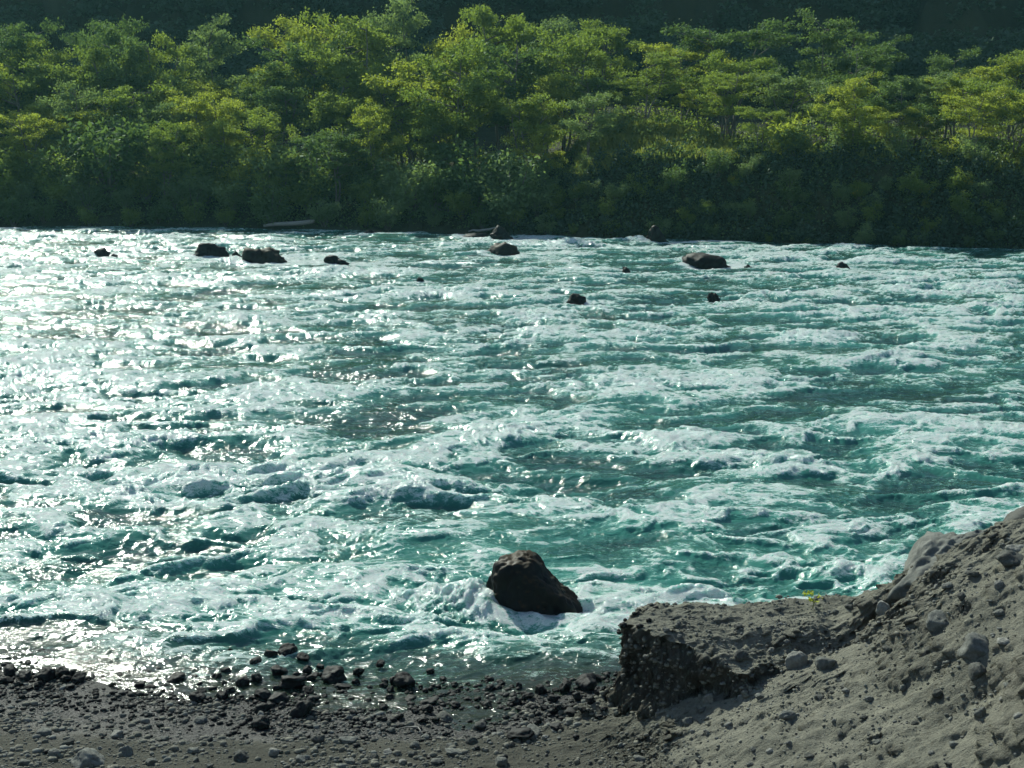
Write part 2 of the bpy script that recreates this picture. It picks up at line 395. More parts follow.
# ---------------------------------------------------------------- river boulders
def rock_mesh(name, seed, dims, sub=4, mat=R_WET, planes=9, rough=.07, sharp=14, cut=.0, skew=(0, 0), hero=False):
    r = np.random.default_rng(seed); V, Fc = ico(sub)
    N = r.normal(size=(planes, 3)); N /= np.linalg.norm(N, axis=1)[:, None]
    D = r.uniform(.50, .92, planes)
    if hero:
        N = np.array([(.62, -.10, .70), (-.95, -.1, .15), (-.3, -.75, .35), (.35, -.85, .15), (0, .9, .3), (.9, -.2, .1), (.12, -.15, 1), (-.6, .5, .4), (.45, .6, .5), (.1, -.6, .75)]); N /= np.linalg.norm(N, axis=1)[:, None]
        D = np.array([.62, .80, .80, .78,   .8, .93, .80, .8, .75, .84])
    q = np.maximum(V@N.T, 1e-3)/D
    rad = 1.0/((1.0+np.sum(q**sharp, 1))**(1.0/sharp))
    P = V*rad[:, None]
    P = P*(1+rough*fbm3(P, 1.6, seed, 5, .55))[:, None]
    P = P + (V*(rough*.22*fbm3(P, 9, seed+3, 3, .6))[:, None])
    P = P*np.array(dims)
    P[:, 0] += skew[0]*P[:, 2]; P[:, 1] += skew[1]*P[:, 2]
    return mesh_from(name, P, Fc, mat, attrs=None)

# (px, row of the waterline, width px, height px, material, label, seed, skew)
RIVER = [
 (532, 606, 92, 66, R_HERO, 'large dark wet boulder in the rapids nearest the bank, brown moss on its peak', 5),
 (103, 256, 19, 8, R_WET, 'small flat black rock standing alone, farthest left of the far rocks', 12),
 (115, 257, 7, 3, R_WET, 'tiny low brown stone touching the lone flat black rock at the far left', 13),
 (209, 257, 35, 15, R_WET, 'smooth dark rounded boulder just left of the brown mossy one, far across the river', 14),
 (238, 258, 11, 7, R_WET, 'small black stone wedged between the smooth boulder and the brown mossy boulder', 15),
 (262, 263, 42, 17, R_MOSS, 'broad boulder overgrown with brown moss, far across the river at the left', 16),
 (336, 264, 23, 9, R_WET, 'low grey-black rock a little right of the broad mossy boulder', 17),
 (374, 235, 17, 9, R_WET, 'small dark rock at the foot of the far trees, left of centre', 18),
 (476, 238, 34, 5, R_WET, 'long flat rock slab barely above the water beside the far bank', 19),
 (503, 240, 22, 12, R_WET, 'upright dark rock at the right end of the long flat slab', 20),
 (503, 254, 37, 12, R_MOSS, 'wide low boulder in front of the upright rock and the long flat slab', 21),
 (657, 242, 23, 15, R_WET, 'pointed rock with a pale tip close under the shaded far bank', 22),
 (711, 267, 46, 13, R_WET, 'wide humped dark boulder with white water behind it, right of centre', 23),
 (843, 270, 15, 8, R_WET, 'small rounded black rock, farthest right of the rocks in the river', 24),
 (576, 302, 19, 8, R_WET, 'small blunt dark rock in mid river with foam around it, nearer than the others', 25),
 (714, 301, 12, 9, R_WET, 'small pointed rock with a pale side in mid river below the wide humped boulder', 26),
 (626, 273, 10, 6, R_WET, 'tiny pointed black rock between the blunt rock and the pointed pale-tipped one', 27),
 (685, 259, 7, 4, R_WET, 'speck of black rock just left of the wide humped boulder', 28),
 (420, 282, 8, 5, R_WET, 'tiny dark stone on its own in white water left of centre', 29),
 (729, 240, 9, 4, R_WET, 'tiny low rock against the shaded far bank, right of the pale-tipped one', 30),
 (748, 268, 8, 4, R_WET, 'tiny low stone at the right side of the wide humped boulder', 31),
]
BUMPS = []   # (x, y, half width)
for px, row, wpx, hpx, mt, lab, sd in RIVER:
    c = pix(px, row, 0.0); depth = c[1]*cos(PITCH)+CAMZ*sin(PITCH)
    w = wpx/F*depth; h = hpx/F*depth/cos(math.atan(CAMZ/c[1]))
    hero = wpx > 80
    if hero:
        dims = (w*.60, w*.50, h*.92); sk = (-.04, 0.0)
        m = rock_mesh('boulder', 5, dims, 6, mt, planes=11, rough=.11, sharp=18, skew=sk, hero=True)
    else:
        dims = (w*.54, w*.42, max(h*1.08, .12))
        m = rock_mesh('boulder', sd, dims, 4, mt, planes=7, rough=.26, sharp=20, skew=(rnd.uniform(-.2, .2), 0))
    o = link('boulder', m, label=lab, category='rock', group='boulders standing in the river')
    o.location = (c[0], c[1]+dims[1]*.35, -h*.10)
    BUMPS.append((c[0], c[1]+dims[1]*.35, w*.5, h))

# ---------------------------------------------------------------- the river
NX = 1150
rows = [16.4]
while rows[-1] < 111: rows.append(rows[-1]+min(rows[-1]**2/(CAMZ*F)*.80, .20))
ry = np.array(rows); NY = len(ry)
s = np.linspace(-1, 1, NX)
Wd = ry*.44+3.5
core_s = .955
base = np.clip(s/core_s, -1, 1)
ext = np.clip((np.abs(s)-core_s)/(1-core_s), 0, 1)**2
X = base[None, :]*Wd[:, None] + np.sign(s)[None, :]*ext[None, :]*250
Y = np.repeat(ry[:, None], NX, 1)
calm_far = ss(110, 60, Y)
# foam and tongue areas seen in the photograph, as places in the river (x, y, rx, ry, amount)
def blob(px, row, wpx, hpx, a):
    c = pix(px, row); c2 = pix(px, row+hpx*.5); c3 = pix(px, row-hpx*.5)
    dep = c[1]*cos(PITCH)+CAMZ*sin(PITCH)
    return (c[0], c[1], wpx*.5/F*dep, max((c3[1]-c2[1])*.5, .3), a)
BL = [blob(*b) for b in (
 (150, 482, 240, 34, .9), (330, 478, 180, 40, .7), (540, 432, 200, 34, .9), (640, 448, 140, 26, .6), (480, 500, 200, 26, .35),
 (700, 588, 300, 34, 1.1), (840, 560, 120, 40, .6), (790, 470, 150, 22, .6), (930, 440, 150, 30, .5), (880, 350, 200, 30, .6),
 (820, 338, 60, 20, .5), (160, 598, 180, 36, .7), (330, 600, 160, 60, .55), (430, 590, 110, 50, .6), (240, 560, 200, 26, .35), (90, 450, 150, 22, .4),
 (300, 350, 120, 16, .5), (520, 330, 130, 14, .35), (740, 372, 110, 18, .35), (620, 345, 90, 14, .4), (480, 300, 200, 14, .3), (950, 290, 180, 16, .4),
 (700, 520, 220, 26, .35), (560, 520, 120, 20, .3), (330, 380, 100, 14, .25), (560, 620, 120, 20, .7), (680, 620, 120, 20, .5),
 (30, 380, 120, 40, .25), (900, 315, 260, 16, .3), (60, 350, 140, 20, .3),
 (350, 345, 110, 16, -.5), (390, 415, 120, 40, -.8), (30, 482, 90, 22, -.9), (120, 520, 200, 26, -.8), (80, 640, 170, 30, -.8),
 (350, 560, 90, 30, -.7), (620, 472, 140, 26, -.7), (700, 490, 120, 20, -.4), (880, 392, 240, 26, -.8), (640, 300, 110, 12, -.4), (800, 500, 150, 30, -.5), (900, 510, 160, 60, -.6),
 (560, 545, 150, 20, -.4), (640, 560, 120, 22, -.5), (430, 655, 320, 26, -.8), (740, 290, 150, 8, -.5), (920, 296, 150, 7, -.5), (230, 310, 120, 12, -.3), (480, 262, 200, 7, -.4),
 (790, 400, 90, 16, -.5), (570, 366, 110, 14, -.6), (560, 640, 120, 14, -.5), (700, 420, 120, 16, -.4), (200, 395, 120, 14, -.3), (1000, 340, 80, 12, -.3), (680, 545, 140, 16, -.4))]
bl = np.zeros_like(X)
wx0 = X+1.1*fbm(X*.35, Y*.5, 77, 2); wy0 = Y+.9*fbm(X*.35, Y*.5, 78, 2)
for bx, by, rx, rr, a in BL: bl += a*np.exp(-((wx0-bx)/rx)**2*1.1-((wy0-by)/rr)**2*1.1)
# rapids grow stronger away from the near shore
deepn = shore_y(X); dn = Y-deepn
lively = ss(-.1, 2.6, dn)*ss(0, 5, far_y(X)-Y+1.5)
scl = np.where(Y > 60, 1.0, 1.0)
# warped flow coordinates (flow is left to right, setting slightly towards the near bank)
a0 = -.16
U = X*cos(a0)-Y*sin(a0); V = X*sin(a0)+Y*cos(a0)
wu = U+.9*fbm(U*.22, V*.3, 101, 3)+.35*fbm(U*.8, V*1.0, 102, 2); wv = V+.8*fbm(U*.22, V*.3, 103, 3)+.30*fbm(U*.8, V*1.0, 104, 2)
big = fbm(wu/6.5, wv/3.6, 110, 2)
soft = lambda q: 1-np.sqrt(q*q+.012)*2.2+.1
r1 = np.clip(soft(fbm(wu/5.0, wv/2.3, 111, 2)), 0, 1)
r2 = np.clip(soft(fbm(wu/1.7, wv/.95, 112, 2)), 0, 1)
r3 = np.clip(soft(fbm(wu/.62, wv/.42, 113, 2)), 0, 1)
m1 = fbm(wu/2.6, wv/1.3, 114, 4, .55)
streak = fbm(wu/5.5, wv/1.5, 151, 3, .55)
env = np.clip(.62+.55*fbm(U/13, V/5.5, 115, 3)+.5*bl, .15, 1.5)
fine = fbm(wu*3.3, wv*4.6, 116, 4, .62)
H = lively*(.20*big + env*(.31*(r1**1.5-.35)+.11*(r2-.4)+.045*(r3-.5)+.10*m1)+.07*streak) + .020*lively*fbm(wu*2.6, wv*3.4, 141, 4, .6)
r4 = np.clip(soft(fbm(wu/.33+2*fine*.15, wv/.22, 123, 2)), 0, 1)
low = fbm(U/13, V/5.5, 115, 3)
def zm(q): return q-q.mean()
hraw = env*(.15*(r1**1.5-.35)+.085*(r2-.4)+.075*m1)+.2*big
streak = fbm(wu/5.5, wv/1.5, 151, 3, .55)
fo = (.66*zm(r1**1.5)+.50*zm(r2**1.3)+.40*zm(r3**1.3)+.32*zm(r4**1.3)+.26*m1+.55*bl+.42*low+.28*streak+.16*fbm(wu/.9, wv/.3, 118, 3)+1.1*zm(hraw))
fo = (fo-fo.mean())/fo.std()
foam = (1.10*ss(-.90, 1.55, fo))*lively-.22
fpos = np.clip(foam, 0, 1)
H = H + lively*(.035*(r3-.5)*fpos + .018*(r4-.5) + fpos*(.020*fine+.009*np.clip(fbm(wu*7, wv*9, 119, 3), -1, 1)))
aer = np.clip(.25+.55*bl*.5+.45*(r1-.4)+.25*m1+.35*ss(30, 20, Y)*ss(-6, 4, X)+.15*H/.2, 0, 1)*lively  # aerated patches plus painted translucence, paler on the crests
H = H + .012*fbm(X*3, Y*4.5, 121, 3)*ss(-.5, 1, dn)+.006*fbm(X*8, Y*11, 122, 2)
# less foam on faces under the crests; light through them painted as paler teal
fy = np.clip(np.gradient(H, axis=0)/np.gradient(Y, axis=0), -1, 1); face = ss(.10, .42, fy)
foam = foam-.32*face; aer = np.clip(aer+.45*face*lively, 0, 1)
# water heaped against and torn behind each boulder
for bx, by, hw, hh in BUMPS:
    dx = (X-bx)/hw; dy = (Y-by)/hw
    big_ = hw > .4
    rr = np.sqrt(dx**2+(dy*1.15)**2)
    if hh > .8:
        pil = np.exp(-((dx+1.55)/.8)**2-((dy+.2)/1.1)**2)
        H = H*(1-.5*np.exp(-rr**2/3)) + .22*pil*(1+.5*fine+.4*(r4-.5)) + .08*np.exp(-((rr-1.25)/.25)**2)*ss(.5, -.6, dy+.5*dx)*ss(-2, 0, 1-dx) - .12*np.exp(-((dx-.9)/.8)**2-((dy+.6)/.6)**2)
        # collar that curls round the upstream side and falls past the front
        ang_line = -.75*(dx+1.2)-.55
        col_ = np.exp(-((dy-np.clip(-.6*(dx+2.1)**1 * .55+.3, -1.6, .6))/.42)**2)*ss(-3.2, -2.2, dx)*ss(1.6, .6, dx)
        foam = np.clip(foam+.35*np.exp(-rr**2/6)*lively+.85*col_+.5*pil+(.55+.7*fine)*np.exp(-((rr-1.25)/.35)**2)*ss(.6, -.4, dy+.4*dx), -.5, .74)
        H = H + .09*col_
        wake = np.exp(-((dy+.35)/.9)**2)*ss(.6, 1.4, dx)*ss(11, 5, dx)
        foam = np.clip(foam+.8*wake*(1+.5*r3), -.5, .76)
    else:
        ring = np.exp(-((rr-1.15)/.35)**2)
        wake = np.exp(-(dy/.8)**2)*ss(.4, 1.2, dx)*ss(6, 2.5, dx)
        foam = np.clip(foam+1.0*ring*lively+1.1*wake*(1+.6*n2(dx*2, dy*3, 7)), -.5, 1.1); H = H+.10*hw*np.exp(-((dx+1.3)/.5)**2-dy**2)
    foam *= 1-.0*rr
shal = np.clip(ss(3.2, .2, dn+.6*fbm(X*.6, Y*.9, 131, 3)), 0, 1)
for px, row, w_, h_ in ((370, 376, 60, 12), (572, 364, 50, 10), (790, 402, 70, 10), (700, 279, 30, 6), (395, 418, 40, 12), (950, 400, 90, 14)):
    bx, by, rx, rr, _ = blob(px, row, w_, h_, 1)
    shal = np.maximum(shal, .45*np.exp(-((wx0-bx)/rx)**2-((wy0-by)/rr)**2))
rip = np.clip(.36+.25*lively+.28*ss(2.5, .3, dn), .05, 1)*np.interp(Y, [16, 30, 60, 110], [.75, .9, 1.0, 1.0])
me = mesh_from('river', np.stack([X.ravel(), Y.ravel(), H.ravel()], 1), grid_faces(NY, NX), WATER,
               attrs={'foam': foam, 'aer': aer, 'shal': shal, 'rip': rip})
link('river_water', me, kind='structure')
from bisect import bisect
def spread(a):  # plain look-up of the water height
    pass

# ---------------------------------------------------------------- stones on the near bank
def hit(px, row, z0=None):
    d = ray(px, row); ts = np.linspace(8, 26, 2600)
    P = np.array([0, 0, CAMZ])[None]+ts[:, None]*d[None]
    h, _ = near_h(P[:, 0], P[:, 1], False); h = np.maximum(h, 0.0)
    i = int(np.argmax(P[:, 2] <= h)); return P[i], ts[i]
WETS = [rock_mesh('wet_rock', 200+i, (1, rnd.uniform(.7, 1), rnd.uniform(.55, .85)), 4, R_WET, rough=.18, planes=6, sharp=22) for i in range(8)]
STONES = [rock_mesh('stone', 300+i, (1, rnd.uniform(.7, 1), rnd.uniform(.5, .85)), 4, R_GREY, rough=.17, planes=6, sharp=24) for i in range(10)]
def place(name, meshes, px, row, w, h, mat, label, cat, group, tilt=.25, sink=.3):
    P, dist = hit(px, row)
    me_ = rnd.choice(meshes)
    o = link(name, me_, label=label, category=cat, group=group)
    half = w*.5/F*dist
    zz = max(near_h(np.array([P[0]]), np.array([P[1]]))[0][0], -.03)
    dz = max(v.co.z for v in me_.vertices) if False else .65
    hz = max(h/F*dist/(1.25), half*.45)
    o.scale = (half*rnd.uniform(1.0, 1.1), half*rnd.uniform(.9, 1.1), hz)
    o.rotation_euler = (rnd.uniform(-tilt, tilt), rnd.uniform(-tilt, tilt), rnd.uniform(0, 6.28))
    o.location = (P[0], P[1]+half*.5, zz+hz*(.65-sink))
    if mat:
        o.material_slots[0].link = 'OBJECT'; o.material_slots[0].material = mat
    return o
def size_word(w): return 'big' if w >= 22 else 'fist-sized' if w < 9 else 'small' if w < 13 else 'middling'

# -- wet rocks along the water's edge
HAND = [(8, 676, 16, 12), (25, 680, 16, 11), (44, 681, 20, 13), (60, 679, 22, 15), (77, 683, 17, 12), (140, 642, 11, 7), (147, 652, 10, 8), (157, 660, 8, 6), (147, 675, 12, 8), (176, 683, 20, 12),
 (203, 640, 16, 8), (219, 648, 9, 8), (229, 652, 7, 6), (236, 660, 9, 6), (225, 674, 11, 10), (253, 668, 24, 12), (268, 660, 17, 15), (286, 657, 22, 20), (303, 661, 16, 12), (277, 674, 20, 12), (256, 681, 12, 10), (242, 685, 12, 12), (289, 687, 32, 15),
 (307, 671, 10, 7), (296, 675, 8, 6), (320, 668, 9, 9), (334, 681, 27, 18), (343, 688, 16, 7), (356, 683, 10, 8), (380, 665, 12, 9), (394, 682, 12, 12), (404, 687, 26, 17), (262, 701, 17, 13), (277, 704, 18, 14), (263, 713, 20, 12), (308, 693, 14, 10), (312, 702, 16, 10), (301, 717, 25, 18), (260, 729, 20, 12),
 (430, 672, 9, 6), (443, 679, 9, 6), (490, 690, 12, 10), (508, 690, 8, 6), (519, 688, 8, 7), (411, 700, 14, 6), (430, 705, 18, 8), (222, 700, 16, 10), (197, 703, 18, 12), (468, 700, 9, 5), (212, 690, 9, 6), (188, 668, 7, 5), (350, 700, 10, 5),
 (528, 700, 12, 8), (541, 694, 12, 9), (553, 702, 12, 9), (565, 693, 14, 11), (577, 700, 14, 10), (560, 713, 12, 9), (545, 711, 10, 7), (587, 690, 26, 20), (590, 706, 12, 9), (573, 718, 18, 10), (532, 716, 9, 6), (600, 700, 12, 10), (520, 741, 26, 12), (557, 732, 18, 10), (548, 684, 9, 6), (533, 682, 8, 5), (583, 680, 12, 8), (596, 681, 12, 9)]
rr_ = random.Random(3)
def far_enough(lst, x, y, d): return all((a-x)**2+((b-y)*1.6)**2 > d*d for a, b, *_ in lst)
SHR = list(HAND)
tries = 0
while len(SHR) < 200 and tries < 5000:
    tries += 1
    x = rr_.uniform(-20, 606); row = np.interp(x, [0, 100, 250, 420, 600], [676, 676, 690, 702, 702])+rr_.gauss(0, 12)
    w = rr_.choice((6, 7, 8, 8, 9, 10, 12))
    if far_enough(SHR, x, row, 7.5): SHR.append((x, row, w, w*.7))
def zone(px):
    if px < 95: return 'at the left shore end'
    if px < 215: return 'on glittering shore left of the heap'
    if px < 330: return 'in the dark waterline heap'
    if px < 420: return 'around the brown puddle'
    if px < 515: return 'between the puddle and cobble bar'
    return 'in the cobble bar by the ledge'
def ranked(items, fmt):
    """items: (px,row,w,h,...) -> label per item, naming zone, size and, inside that, its place counted from upstream"""
    groups = {}
    for i, it in enumerate(items): groups.setdefault(fmt(it), []).append(i)
    out = [None]*len(items)
    for key, idx in groups.items():
        idx.sort(key=lambda i: items[i][0])
        for n, i in enumerate(idx):
            out[i] = key[0] if len(idx) == 1 else key[0]+', '+(ORD[n]+' from the left' if n else 'leftmost')
    return out
_o = 'first second third fourth fifth sixth seventh eighth ninth tenth eleventh twelfth thirteenth fourteenth fifteenth sixteenth seventeenth eighteenth nineteenth twentieth'.split()
ORD = _o+['twenty-'+a for a in _o[:9]]+['thirtieth']+['thirty-'+a for a in _o[:9]]
labs = ranked(SHR, lambda it: (f"{size_word(it[2])} wet black rock {zone(it[0])}",))
for it, lb in zip(SHR, labs):
    place('shore_rock', WETS, *it[:4], None, lb, 'rock', 'wet rocks along the waterline')

# -- dry stones on the sand and the loose slope
DRY = [(83, 766, 38, 20, R_GREY), (125, 756, 17, 13, R_GREY), (115, 737, 17, 10, R_PALE), (42, 735, 17, 9, R_GREY), (54, 757, 15, 9, R_GREY), (22, 766, 14, 8, R_GREY), (192, 754, 12, 8, R_GREY), (273, 755, 12, 10, R_PALE), (240, 760, 16, 14, R_DARK), (66, 745, 14, 8, R_DARK), (200, 722, 14, 9, R_GREY), (148, 716, 9, 6, R_GREY),
 (348, 743, 20, 10, R_GREY), (318, 742, 14, 12, R_DARK), (373, 760, 10, 9, R_DARK), (388, 754, 11, 5, R_PALE), (415, 748, 12, 10, R_GREY), (445, 722, 22, 12, R_DARK), (480, 730, 18, 10, R_DARK), (425, 740, 12, 8, R_GREY), (362, 752, 8, 5, R_GREY), (452, 756, 20, 7, R_GREY), (500, 766, 14, 12, R_GREY), (300, 762, 12, 8, R_GREY), (530, 737, 24, 10, R_GREY), (470, 744, 13, 9, R_DARK), (436, 765, 14, 8, R_GREY), (350, 764, 12, 8, R_GREY), (402, 764, 10, 7, R_PALE), (165, 740, 11, 7, R_GREY), (150, 765, 14, 9, R_GREY), (210, 742, 10, 7, R_DARK), (95, 728, 9, 6, R_DARK),
 (977, 655, 40, 26, R_GREY), (941, 630, 34, 22, R_GREY), (1006, 648, 20, 11, R_PALE), (979, 680, 25, 16, R_DARK), (938, 699, 11, 12, R_DARK), (743, 660, 19, 14, R_DARK), (709, 703, 13, 16, R_PALE), (798, 668, 24, 20, R_PALE), (828, 670, 22, 17, R_GREY), (791, 722, 20, 11, R_GREY), (886, 612, 17, 16, R_PALE), (983, 717, 14, 13, R_GREY), (841, 736, 8, 6, R_DARK), (1018, 552, 20, 16, R_PALE), (1013, 568, 28, 20, R_DARK),
 (778, 614, 9, 7, R_DARK), (738, 632, 9, 7, R_DARK), (680, 640, 8, 6, R_GREY), (1000, 616, 14, 8, R_GREY), (962, 604, 12, 8, R_DARK), (930, 655, 12, 8, R_DARK), (905, 690, 12, 7, R_GREY), (890, 655, 14, 8, R_DARK), (870, 700, 10, 7, R_GREY), (860, 640, 12, 8, R_DARK), (906, 637, 12, 9, R_GREY), (920, 618, 10, 8, R_DARK), (948, 590, 14, 9, R_GREY), (975, 580, 16, 9, R_DARK), (1000, 590, 14, 9, R_PALE), (1010, 690, 14, 9, R_GREY), (1000, 740, 16, 9, R_DARK), (955, 745, 13, 8, R_GREY), (915, 725, 11, 7, R_DARK), (880, 745, 12, 7, R_GREY), (820, 700, 12, 8, R_DARK), (760, 700, 12, 8, R_GREY), (730, 730, 12, 7, R_GREY), (690, 725, 14, 9, R_GREY), (668, 752, 10, 6, R_DARK), (640, 765, 12, 7, R_GREY), (620, 746, 8, 5, R_GREY), (770, 752, 10, 6, R_PALE), (810, 760, 12, 7, R_DARK), (700, 765, 10, 6, R_DARK), (750, 768, 10, 6, R_GREY), (1020, 720, 12, 8, R_PALE), (850, 610, 10, 8, R_DARK), (835, 630, 9, 7, R_GREY), (812, 640, 10, 8, R_DARK), (787, 650, 9, 7, R_GREY)]
tries = 0
while len(DRY) < 215 and tries < 9000:
    tries += 1
    if rr_.random() < .5:
        x = rr_.uniform(-10, 560); row = rr_.uniform(712, 772)
    else:
        x = rr_.uniform(620, 1034); row = rr_.uniform(np.interp(x, [620, 700, 830, 1024], [625, 622, 615, 530]), 772)
    w = rr_.choice((5, 5, 6, 6, 7, 8, 9))
    if far_enough(DRY, x, row, 11): DRY.append((x, row, w, w*.7, rr_.choice((R_GREY, R_GREY, R_DARK, R_PALE))))
CN = {'rock_dry_grey': 'grey', 'rock_dry_pale': 'pale', 'rock_dry_dark': 'dark'}
def zone2(px, row):
    if px < 180: return 'on the sand in the left corner'
    if px < 330: return 'on rubble below the black rock heap'
    if px < 600: return 'on the rubbly sand below the puddle' if row > 745 else 'on sand just below the puddle'
    if px < 830 and row < 645: return 'on top of the soil ledge'
    if px < 830 and row < 700: return 'in the raw face of the soil ledge'
    if px < 830: return 'on the slope below the soil ledge'
    if row < 620: return 'high on the steep slope under the ridge'
    if row < 690: return 'halfway up the steep right-hand slope'
    return 'low on the steep right-hand slope'
labs = ranked(DRY, lambda it: (f"{size_word(it[2])} {CN[it[4].name]} stone {zone2(it[0], it[1])}",))
for it, lb in zip(DRY, labs):
    place('stone', STONES, *it, lb, 'stone', 'dry stones on the near bank', sink=.55)

# -- the big half-buried block in the ridge
P, dist = hit(955, 585)
b = link('boulder', rock_mesh('ridge_boulder', 88, (.85, .55, .52), 5, R_GREY, planes=7, rough=.22, sharp=22, skew=(.3, 0)),
         label='big smooth grey block half buried in the ridge of the slope', category='rock', group='blocks bedded in the near bank')
b.location = (5.35, 16.75, 2.55); b.rotation_euler = (.1, -.62, .1)
b = link('boulder', rock_mesh('ridge_boulder', 91, (.5, .4, .42), 5, R_DARK, planes=9, rough=.12, sharp=9),
         label='dark rough block on the skyline of the ridge, behind the smooth grey block', category='rock', group='blocks bedded in the near bank')
q = pixd(1022, 520, 16.7); b.location = (q[0], 16.7, q[2]-.15); b.rotation_euler = (.1, -.3, .4)

# -- gravel: nobody could count it
ub, uf = ico(1)
def gravel(name, n, sampler, mat, raw=False, lab=None):
    Vs = []; 
    xs, ys, sz = sampler(n)
    if raw:
        xs, ys, zs, _ = near_disp(xs, ys)
    else: zs = near_h(xs, ys)[0]
    ok_ = zs > -.07; xs, ys, zs, sz = xs[ok_], ys[ok_], zs[ok_], sz[ok_]; zs = np.maximum(zs, -.012)
    n = len(xs)
    R = rng.uniform(.6, 1.25, (n, len(ub), 1))
    D = np.stack([rng.uniform(.7, 1.3, n), rng.uniform(.7, 1.3, n), rng.uniform(.45, .9, n)], 1)
    th = rng.uniform(0, 6.28, n)
    P = ub[None]*(1+(R-1)*.5)*D[:, None]*sz[:, None, None]
    c, s_ = np.cos(th)[:, None], np.sin(th)[:, None]
    px, py = P[..., 0]*c-P[..., 1]*s_, P[..., 0]*s_+P[..., 1]*c
    P = np.stack([px+xs[:, None], py+ys[:, None], P[..., 2]+(zs+sz*.15)[:, None]], -1)
    Fc = (uf[None]+(np.arange(n)*len(ub))[:, None, None]).reshape(-1, 3)
    link(name, mesh_from(name, P.reshape(-1, 3), Fc, mat, smooth=False), kind='stuff', label=lab or 'loose '+mat.name.split('_')[-1]+' gravel and grit strewn over the near bank', category='gravel')
def samp_dry(n):
    xs = rng.uniform(-8.5, 7.5, n*3); ys = rng.uniform(10.8, 19.6, n*3)
    dens = .5+.9*fbm(xs*.8, ys*.8, 301, 3)
    k_ = (rng.random(n*3) < dens) & (shore_y(xs)-ys > -.1)
    xs, ys = xs[k_][:n], ys[k_][:n]; return xs, ys, .007+.022*rng.random(len(xs))**3.5
def samp_wet(n):
    xs = rng.uniform(-8.8, 2.2, n*3); d = rng.normal(-.05, .75, n*3); ys = shore_y(xs)-d
    k_ = rng.random(n*3) < .55+.7*fbm(xs*1.1, ys*1.1, 305, 2); xs, ys = xs[k_][:n], ys[k_][:n]
    return xs, ys, .012+.045*rng.random(len(xs))**2.2
gravel('gravel', 16000, samp_dry, SOILSTONE)
gravel('gravel', 9000, samp_dry, R_GREY)
def samp_face(n):
    xs = rng.uniform(.6, 5.5, n*30); ys = rng.uniform(15.2, 18.0, n*30); z0 = near_h(xs, ys, False)[0]
    g_ = np.hypot((near_h(xs+.02, ys, False)[0]-z0)/.02, (near_h(xs, ys+.02, False)[0]-z0)/.02)
    k_ = rng.random(n*30) < np.clip((g_-.6)/4, 0, 1)*.8; xs, ys = xs[k_][:n], ys[k_][:n]
    return xs, ys, .007+.042*rng.random(len(xs))**4
def samp_rub(n):
    xs = rng.uniform(-8.5, 1.2, n*3); ys = rng.uniform(15.2, 19.2, n*3)
    k_ = (rng.random(n*3) < .35+1.1*fbm(xs*.7, ys*.9, 311, 3)) & (shore_y(xs)-ys > .2); xs, ys = xs[k_][:n], ys[k_][:n]
    return xs, ys, .008+.055*rng.random(len(xs))**5
gravel('rubble', 3200, samp_face, SOILSTONE, True, 'crumbling brown rubble packed in the raw faces of the soil ledge')
gravel('rubble', 5200, samp_rub, SOILSTONE, False, 'grey-brown rubble strewn over the sand of the near shore')
gravel('rubble', 1800, samp_rub, R_GREY, False, 'bluish grey rubble strewn over the sand of the near shore')
gravel('dark_gravel', 3500, samp_dry, R_DARK)
gravel('wet_gravel', 5000, samp_wet, R_WET)

# ---------------------------------------------------------------- foliage kit
def leaves(centres, radii, n, size, seed, flat=.5, aspect=.6):
    """n leaf-spray quads spread through flattened pads"""
    r = np.random.default_rng(seed); centres = np.asarray(centres); radii = np.asarray(radii)
    wts = radii[:, 0]*radii[:, 1]; wts = wts/wts.sum()
    idx = r.choice(len(centres), n, p=wts)
    d = r.normal(size=(n, 3)); d /= np.linalg.norm(d, axis=1)[:, None]; rad = r.random(n)**.45
    P = centres[idx]+d*rad[:, None]*radii[idx]*(1+.25*r.normal(size=(n, 1)))
    N = r.normal(size=(n, 3)); N[:, 2] = np.abs(N[:, 2])+flat*2; N /= np.linalg.norm(N, axis=1)[:, None]
    T = np.cross(N, r.normal(size=(n, 3))); T /= np.linalg.norm(T, axis=1)[:, None]; B = np.cross(N, T)
    s_ = size*r.uniform(.5, 1.3, n)[:, None]
    V = np.stack([P-T*s_*.5, P-B*s_*aspect*.5, P+T*s_*.55, P+B*s_*aspect*.5], 1).reshape(-1, 3)
    return V, np.arange(4*n).reshape(n, 4)
